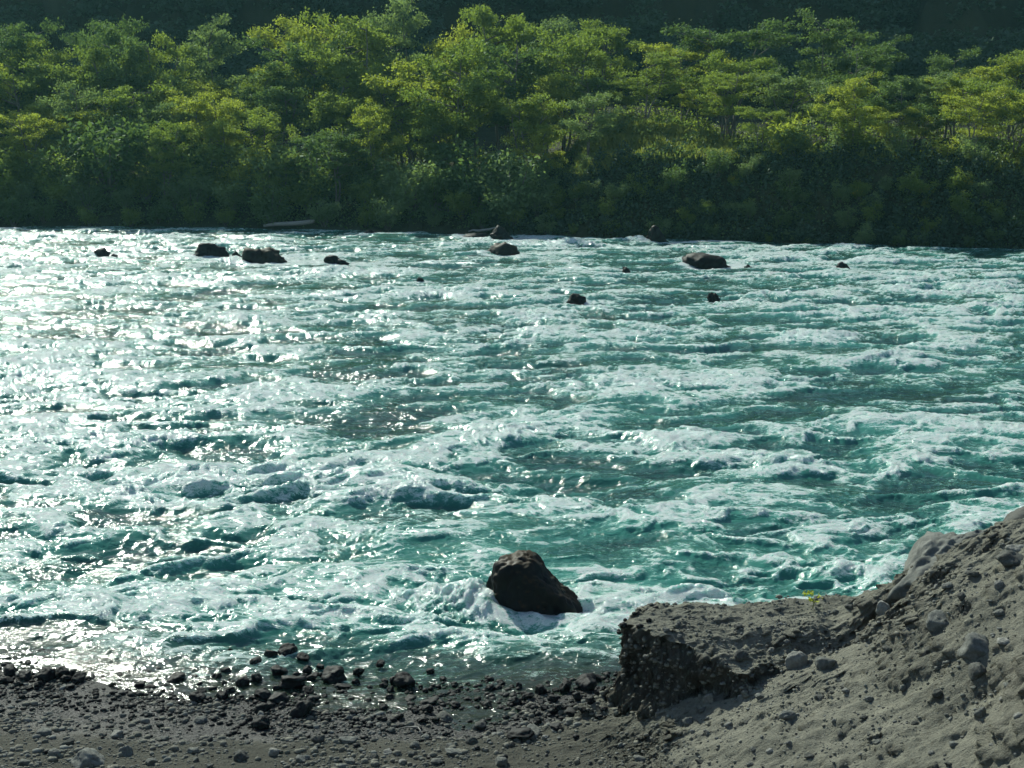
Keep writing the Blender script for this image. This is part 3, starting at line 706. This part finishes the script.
def make_tree(seed, shape='layered'):
    """unit tree: height 1 m scaled from 10 m, crown across ~6 m; returns wood mesh and crown mesh"""
    r = np.random.default_rng(seed); Hh = 10.0
    wood = []; pads = []; rads = []
    nstem = 3 if shape == 'multi' else 1 if shape != 'layered' else 2
    for k_ in range(nstem):
        az = r.uniform(0, 6.28); lean = r.uniform(.03, .16)*(1 if nstem == 1 else 1.8)
        pts = [np.array([0, 0, -.6])]; p = np.array([0.15*cos(az)*k_, .15*sin(az)*k_, 0.0]); pts.append(p)
        top = Hh*r.uniform(.82, .95)
        for i in range(7):
            p = p+np.array([cos(az)*lean*1.3+r.normal()*.12, sin(az)*lean*1.3+r.normal()*.12, top/7]); pts.append(p)
        rad = np.linspace(.17, .03, len(pts))*(1 if nstem == 1 else .8)
        wood.append(tube(pts, rad, 6)); pts = np.array(pts)
        nb = int(22/nstem)
        for j in range(nb):
            f = r.uniform(.38, 1.0) if shape != 'bush' else r.uniform(.08, 1)
            i0 = f*(len(pts)-2)+1; i1 = int(min(i0, len(pts)-2)); q0 = pts[i1]+(pts[i1+1]-pts[i1])*(i0-i1)
            if shape == 'cone': L = 2.9*(1.05-f)+.35
            elif shape == 'bush': L = 2.6*math.sqrt(max(.05, 1-(f-.35)**2*1.6))
            else: L = (2.2+1.0*sin(f*2.6))*r.uniform(.55, 1.15)*(1 if f < .88 else .6)
            a = r.uniform(0, 6.28); rise = r.uniform(.25, 1.15)
            mid = q0+np.array([cos(a)*L*.5, sin(a)*L*.5, rise*L*.35]); end = q0+np.array([cos(a)*L, sin(a)*L, rise*L*.55])
            wood.append(tube([q0, mid, end], [.055, .035, .012], 4))
            for e, sc_ in ((end, 1.0), (mid+r.normal(size=3)*.2, .85), (end+np.array([r.normal()*.7, r.normal()*.7, r.uniform(-.3, .4)]), .7)):
                rx = r.uniform(.55, 1.15)*sc_; pads.append(e+np.array([0, 0, .12])); rads.append([rx, rx*r.uniform(.8, 1.2), r.uniform(.25, .62)*(1.4 if shape == 'bush' else 1)])
    V, Fc = merge(wood)
    wm = mesh_from('trunk', V, Fc, BARK)
    LV, LF = leaves(pads, rads, 10500, .215, seed+500, .06)
    return wm, LV, LF
TREES = []
for i, shp in enumerate(('layered', 'multi', 'layered', 'cone', 'multi', 'layered', 'bush')):
    wm, LV, LF = make_tree(900+i, shp)
    cm = mesh_from('crown', LV, LF, LEAF['mid green'], smooth=False)
    TREES.append((shp, wm, cm))
def make_shrub(seed, n=2600):
    r = np.random.default_rng(seed); wood = []; pads = []; rads = []
    for j in range(12):
        a = r.uniform(0, 6.28); l = r.uniform(.3, 1.0)
        e = np.array([cos(a)*l, sin(a)*l, r.uniform(.6, 1.9)])
        wood.append(tube([np.array([0, 0, -.2]), e*.5+[0, 0, .1], e], [.035, .025, .008], 4))
        pads += [e, e*.65]; rads += [[r.uniform(.3, .55)]*2+[r.uniform(.25, .5)]]*2
    wm = mesh_from('stems', *merge(wood), BARK)
    V, Fc = leaves(pads, rads, n, .15, seed+5, .1, .5)
    return wm, V, Fc
SHRUBS = []
for i in range(4):
    wm, V, Fc = make_shrub(700+i); SHRUBS.append((wm, mesh_from('shrub_foliage', V, Fc, LEAF['mid green'], smooth=False)))
def put_plant(kind, wm, cm, x, y, z, sx, sz, mat, label, cat, group, crown_name='crown', wood_name='trunk', tilt=0):
    e = bpy.data.objects.new(kind, None); COL.objects.link(e); e.empty_display_size = .3
    e.location = (x, y, z); e.rotation_euler = (tilt*rnd.uniform(-1, 1), tilt*rnd.uniform(-1, 1), rnd.uniform(0, 6.28)); e.scale = (sx, sx, sz)
    e['label'] = label; e['category'] = cat; e['group'] = group
    a = link(wood_name, wm, e); c = link(crown_name, cm, e)
    c.material_slots[0].link = 'OBJECT'; c.material_slots[0].material = LEAF[mat] if isinstance(mat, str) else mat
    return e

# ---- the belt of trees on the far bank
SKX = [-60, 0, 50, 100, 170, 210, 250, 300, 350, 420, 450, 500, 540, 600, 650, 700, 760, 800, 870, 900, 960, 1024, 1090]
SKY_ = [30, 28, 50, 38, 30, 38, 62, 28, 16, 17, 28, 8, 4, 22, 38, 38, 35, 30, 32, 50, 48, 42, 42]
def top_at(px): return np.interp(px, SKX, SKY_)
rt = random.Random(21)
belt = []
def fgrow(px, f):   # row that tree tops of belt f (0 front .. 1 back) reach
    front = np.interp(px, [0, 250, 500, 600, 700, 1024], [125, 130, 118, 112, 112, 105])
    return front+(top_at(px)-front)*f
ROWSP = [('front', 4.5, .0), ('second', 8.5, .20), ('third', 13, .45), ('fourth', 18, .74), ('back', 23.5, 1.0)]
for rn, t0, f in ROWSP:
    right_shift = 3.2
    x = -52.0+rt.uniform(0, 3)
    while x < 50:
        pxa = 512+F*(x)/(far_y(x)*cos(PITCH))
        if not (rn in ('front', 'second') and 604 < pxa < 735):
            xx = x+rt.uniform(-1.2, 1.2); tt = t0+rt.uniform(-1.8, 1.8)+(2.2 if xx > 2 else 0)
            y = far_y(xx)+tt; z = float(far_h(np.array([xx]), np.array([y]))[0])
            px = 512+F*xx/(y*cos(PITCH)); row = fgrow(px, f)+rt.uniform(-26, 34)
            if f == 1.0: row = fgrow(px, f)+rt.uniform(-6, 20)
            zt = pixd(px, row, y)[2]; h = max(zt-z, 3.0)
            belt.append([xx, y, z, h, px, rn])
        x += rt.uniform(3.6, 6.2)
def landmark(px):
    for lim, s_ in ((160, 'left of the twin far boulders'), (290, 'behind the twin far boulders'), (430, 'behind the small centre-left rock'), (570, 'behind the long flat slab'), (690, 'behind the pale-tipped rock'), (790, 'behind the wide humped boulder'), (930, 'behind the farthest-right rock')):
        if px < lim: return s_
    return 'at the far right end'
items = []
for xx, y, z, h, px, rn in belt:
    colr = rt.choices(['yellow green', 'mid green', 'dark green', 'grey green'], [3, 4, 1.6, 1.2] if px > 90 else [1, 3, 3, 3])[0]
    ti = rt.choices(range(7), [4, 4, 4, 1.0, 4, 4, 1.5])[0]
    items.append((px, y, h, colr, ti, xx, z, rn))
SHN = {'layered': 'spreading', 'multi': 'many-stemmed', 'cone': 'pointed', 'bush': 'bushy'}
labs = ranked(items, lambda it: (f"{it[3].replace(' ', '-')} {SHN[TREES[it[4]][0]]} tree, {it[7]} row, {landmark(it[0])}",))
for it, lb in zip(items, labs):
    px, y, h, colr, ti, xx, z, rn = it
    wdt = rt.uniform(.88, 1.2)*min(1.08, .2+h/11.5)
    put_plant('tree', TREES[ti][1], TREES[ti][2], xx, y, z-.1, wdt, h/9.2, colr, lb, 'tree', 'trees on the far bank', tilt=.06)

# ---- shrubs between the water and the trees
sh = []
x = -47.0
while x < 44:
    for lay in range(3 if x < 2 else 5):
        if lay == 2 and 5.5 < x < 14.5: continue
        xx = x+rt.uniform(-1, 1); t_ = (.7, 2.4, 4.3, 1.6, 3.4)[lay]+rt.uniform(-.5, .5)
        if xx > 3 and lay == 2: t_ += 1.8
        if lay == 0: t_ -= .5
        y = far_y(xx)+t_; z = float(far_h(np.array([xx]), np.array([y]))[0]); px = 512+F*xx/(y*cos(PITCH))
        if xx < 2: hh = rt.uniform(1.2, 2.5)*(1, 1.6, 2.2)[lay]
        else: hh = rt.uniform(.7, 1.5)*(1, 1.1, 1.8, 1.1, 1.1)[lay]
        colr = rt.choices(['yellow green', 'mid green', 'dark green', 'grey green'], ([3, 2, .3, 3] if xx > 3 else [1, 3, 3, 3]) if lay == 2 else [.01, 3, 2, 3])[0]
        sh.append((px, y, hh, colr, lay, xx, z))
    x += rt.uniform(2.3, 3.4) if x < 2 else rt.uniform(1.7, 2.5)
LAYN = ('beside the water', 'midway up', 'atop the bank', 'on the scarp foot', 'under the scarp top')
labs = ranked(sh, lambda it: (f"{it[3].replace(' ', '-')} shrub {LAYN[it[4]]} {landmark(it[0])}",))
for it, lb in zip(sh, labs):
    wm, cm = SHRUBS[rt.randrange(4)]
    w_ = it[2]/2.1*rt.uniform(.9, 1.3)
    put_plant('shrub', wm, cm, it[5], it[1], it[6]-.05, w_*1.15, w_, it[3], lb, 'shrub', 'shrubs along the far bank', 'foliage', 'stems')
# yellow-flowered shrubs on the shaded scarp
BR = [(735, 183, .8), (705, 207, .7), (858, 196, .9), (785, 196, .6), (925, 195, 1.0), (968, 187, .9), (578, 195, 1.0), (893, 226, .6), (690, 222, .6), (925, 205, .7)]
labs = ranked([(a, b_, 0) for a, b_, _ in BR], lambda it: (('yellow-flowered broom bush on the shaded far scarp' if it[1] < 200 else 'small yellow-flowered bush low on the shaded far scarp'),))
for (px, row, s_), lb in zip(BR, labs):
    d = ray(px, row); ts = np.linspace(80, 125, 1500); P = np.array([0, 0, CAMZ])+ts[:, None]*d
    i = int(np.argmax(P[:, 2] <= far_h(P[:, 0], P[:, 1]))); p = P[i] if i else pixd(px, row, far_y(0)+3)
    wm, cm = SHRUBS[rt.randrange(4)]
    s_ *= rt.uniform(.8, 1.5)
    e = put_plant('broom_bush', wm, cm, p[0], p[1], p[2]-.3, s_*.6, s_*.55, 'mid green', lb, 'bush', 'broom bushes on the far scarp', 'foliage', 'stems')
    V, Fc = leaves([[0, 0, 1.2], [.4, .1, 1.0], [-.4, 0, .9]], [[.5, .5, .35]]*3, 420, .12, int(px), .1, .9)
    link('blossom', mesh_from('blossom', V, Fc, FLOWER, smooth=False), e)

# ---- undergrowth, terrace grass and the far-off forest: nobody could count them
def scatter_leaves(name, label, n, xr, tr, hfun, size, mat, seed, cat, flat=.2, blade=False):
    r = np.random.default_rng(seed); xs = r.uniform(*xr, n); tt = r.uniform(*tr, n); ys = far_y(xs)+tt
    dens = .55+.8*fbm(xs*.3, ys*.3, seed, 3); k_ = r.random(n) < dens; xs, ys, tt = xs[k_], ys[k_], tt[k_]; n = len(xs)
    zs = far_h(xs, ys)+hfun(r, n, xs, ys)
    if blade:
        a = r.uniform(0, 6.28, n); w = size*.12; l = size*r.uniform(.5, 1.2, n)
        dx, dy = np.cos(a)*w, np.sin(a)*w; lx, ly = r.normal(0, .25, n)*l, r.normal(0, .25, n)*l
        V = np.stack([np.stack([xs-dx, ys-dy, zs], -1), np.stack([xs+dx, ys+dy, zs], -1), np.stack([xs+lx+dx*.2, ys+ly, zs+l], -1), np.stack([xs+lx-dx*.2, ys+ly, zs+l*.97], -1)], 1)
    else:
        N = r.normal(size=(n, 3)); N[:, 2] = np.abs(N[:, 2])+flat; N /= np.linalg.norm(N, axis=1)[:, None]
        T = np.cross(N, r.normal(size=(n, 3))); T /= np.linalg.norm(T, axis=1)[:, None]; B = np.cross(N, T)
        s_ = size*r.uniform(.5, 1.3, n)[:, None]; P = np.stack([xs, ys, zs], -1)
        V = np.stack([P-T*s_*.5, P-B*s_*.3, P+T*s_*.5, P+B*s_*.3], 1)
    V = V.reshape(-1, 3)
    link(name, mesh_from(name, V, np.arange(len(V)).reshape(-1, 4), mat, smooth=False), kind='stuff', label=label, category=cat)
def hump(r, n, xs, ys):
    m_ = np.clip(fbm(xs*.55, ys*.55, 401, 3)+.35, .05, 1.3); return r.random(n)**.7*m_*np.where(xs < 1, 2.0, 1.35)
scatter_leaves('undergrowth', 'dense dark undergrowth covering the far bank under the trees', 150000, (-56, 52), (.1, 16), hump, .22, LEAF['dark green'], 402, 'undergrowth')
scatter_leaves('undergrowth', 'paler leafy undergrowth between the trees of the far terrace', 90000, (-56, 52), (5, 34), lambda r, n, xs, ys: r.random(n)*1.5*np.clip(fbm(xs*.4, ys*.4, 403, 3)+.45, .05, 1.3), .24, LEAF['mid green'], 404, 'undergrowth')
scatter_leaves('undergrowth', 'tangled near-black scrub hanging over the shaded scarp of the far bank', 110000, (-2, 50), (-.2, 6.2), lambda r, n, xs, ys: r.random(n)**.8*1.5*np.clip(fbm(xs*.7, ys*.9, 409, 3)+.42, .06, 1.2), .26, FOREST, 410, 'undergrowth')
scatter_leaves('grass', 'sunlit pale grassy slope in the gap right of centre on the far terrace', 60000, (5, 16), (5, 13.5), lambda r, n, xs, ys: -.35+.4*np.clip(fbm(xs*.9, ys*.9, 417, 3), -.6, .8), .85, GRASSM, 415, 'grass', blade=True)
scatter_leaves('grass', 'long pale grass along the edge of the far terrace', 60000, (4, 48), (5, 10), lambda r, n, xs, ys: -.6+1.0*np.clip(fbm(xs*.9, ys*.9, 407, 3), -.6, .6), .8, GRASSM, 405, 'grass', blade=True)
def forest():
    r = np.random.default_rng(77); cs = []; rs = []; n = 0
    xs = r.uniform(-125, 125, 1500); ys = r.uniform(148, 205, 1500)
    z = far_h(xs, ys); V = []
    for x_, y_, z_ in zip(xs, ys, z):
        hh = r.uniform(5, 9)
        for k_ in range(5):
            cs.append([x_+r.normal()*1.3, y_+r.normal()*1.3, z_+hh*r.uniform(.35, .95)]); rs.append([r.uniform(1.1, 2.0)]*2+[r.uniform(.5, 1.0)])
    V1, F1 = leaves(cs, rs, 330000, .62, 78, .3)
    xs = r.uniform(-330, 330, 2600); ys = r.uniform(215, 330, 2600); z = far_h(xs, ys)
    V2, F2 = leaves(np.stack([xs, ys, z+4], 1), np.tile([4., 4., 3.], (2600, 1)), 110000, 2.2, 79, .3)
    V, Fc = merge([(V1, F1), (V2, F2)])
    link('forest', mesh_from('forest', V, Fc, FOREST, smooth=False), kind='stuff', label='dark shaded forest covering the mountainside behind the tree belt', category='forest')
forest()

# ---- driftwood log below the far trees, twig on the sand, sprig on the ledge
p = pixd(290, 222, far_y(-16.5)+.4)
V, Fc = tube([(-1.9, 0, -.12), (-1.0, .05, .0), (0, 0, .03), (1.0, -.05, .10), (1.75, 0, .22), (1.95, 0, .26)], [.10, .15, .17, .18, .17, .12], 10)
lg = link('driftwood_log', mesh_from('log', V, Fc, DRIFT), label='pale driftwood log lying at the foot of the far trees', category='log')
lg.location = (p[0], far_y(p[0])-.15, .35)
V, Fc = tube([(-.5, .1, .02), (-.25, -.02, .10), (0, 0, .06), (.6, .1, .13), (1.1, 0, .28)], [.04, .055, .07, .06, .02], 8)
p = pix(478, 234); b = link('driftwood_branch', mesh_from('branch', V, Fc, DRIFT), label='bare pale branch stranded on the long flat slab by the far bank', category='branch')
b.scale = (1.3, 1.3, 1.3); b.location = (p[0], p[1]-.4, .18)
P, _ = hit(416, 733)
V, Fc = tube([(-.28, .05, .03), (-.12, .08, .05), (.02, .06, .055), (.06, -.02, .05), (.05, -.09, .03)], [.004, .008, .010, .009, .006], 6)
b = link('twig', mesh_from('twig', V, Fc, DRIFT), label='thin bleached twig curved on the sand below the puddle', category='twig'); b.location = (P[0], P[1], P[2]+.0)
q = pixd(811, 612, 17.4)
e = bpy.data.objects.new('seedling', None); COL.objects.link(e); e.location = (q[0], 17.35, float(near_h(np.array([q[0]]), np.array([17.35]))[0][0]))
e['label'] = 'small yellow-green seedling growing on the river edge of the soil ledge'; e['category'] = 'plant'
V, Fc = merge([tube([(0, 0, -.05), (.02, 0, .08), (a_, b_, c_)], [.006, .005, .002], 5) for a_, b_, c_ in ((.09, 0, .15), (-.10, .02, .20), (.0, .05, .21), (.05, -.04, .11), (-.05, 0, .24))])
link('stems', mesh_from('stems', V, Fc, LEAF['mid green']), e)
V, Fc = leaves([(.09, 0, .16), (-.10, .02, .20), (0, .05, .20), (.05, -.04, .12), (-.05, 0, .22), (-.03, 0, .12)], [[.05, .05, .03]]*6, 95, .045, 5, .2, .45)
SEED = mat_leaf('leaf_seedling', (.28, .32, .03), (.4, .4, .05), .5)
link('foliage', mesh_from('foliage', V, Fc, SEED, smooth=False), e)

# ---------------------------------------------------------------- light
SUN_EL, SUN_AZ = radians(37), radians(-26)
w = bpy.data.worlds.new('World'); S.world = w; w.use_nodes = True
n = w.node_tree.nodes; sk = n.new('ShaderNodeTexSky'); sk.sky_type = 'NISHITA'; sk.sun_disc = False
sk.sun_elevation = SUN_EL; sk.sun_rotation = SUN_AZ; sk.altitude = 200; sk.air_density = 1.0; sk.dust_density = .6; sk.ozone_density = 1.5
w.node_tree.links.new(sk.outputs[0], n['Background'].inputs[0]); n['Background'].inputs[1].default_value = .10
L = bpy.data.lights.new('sun', 'SUN'); L.energy = 4.6; L.angle = radians(.53); L.color = (.955, 1.0, .87)
lo = bpy.data.objects.new('sun', L); COL.objects.link(lo)
from mathutils import Vector
d = Vector((sin(SUN_AZ)*cos(SUN_EL), cos(SUN_AZ)*cos(SUN_EL), sin(SUN_EL)))
lo.rotation_euler = d.to_track_quat('Z', 'Y').to_euler()
S.view_settings.view_transform = 'Standard'; S.view_settings.look = 'None'; S.view_settings.exposure = 0.45; S.view_settings.gamma = 1
t = NT('haze'); t.t.links.clear(); pv = t.n('ShaderNodeVolumePrincipled'); pv.inputs['Density'].default_value = .00018; pv.inputs['Color'].default_value = (.35, .85, .90, 1); pv.inputs['Anisotropy'].default_value = .3
t.l(pv.outputs[0], t.out.inputs['Volume'])
bx = np.array([(a, b_, c_) for c_ in (-4, 135) for a, b_ in ((-450, -180), (450, -180), (450, 650), (-450, 650))], float)
hz = link('haze', mesh_from('haze', bx, [[0, 3, 2, 1], [4, 5, 6, 7], [0, 1, 5, 4], [1, 2, 6, 5], [2, 3, 7, 6], [3, 0, 4, 7]], t.m, smooth=False), kind='stuff', label='thin sunlit haze over the river valley', category='haze')
S.cycles.use_denoising = True; S.cycles.denoising_prefilter = 'ACCURATE'
S.cycles.use_adaptive_sampling = True; S.cycles.adaptive_threshold = .025
S.cycles.max_bounces = 5; S.cycles.diffuse_bounces = 3; S.cycles.glossy_bounces = 2; S.cycles.transmission_bounces = 3
S.cycles.caustics_reflective = False; S.cycles.caustics_refractive = False
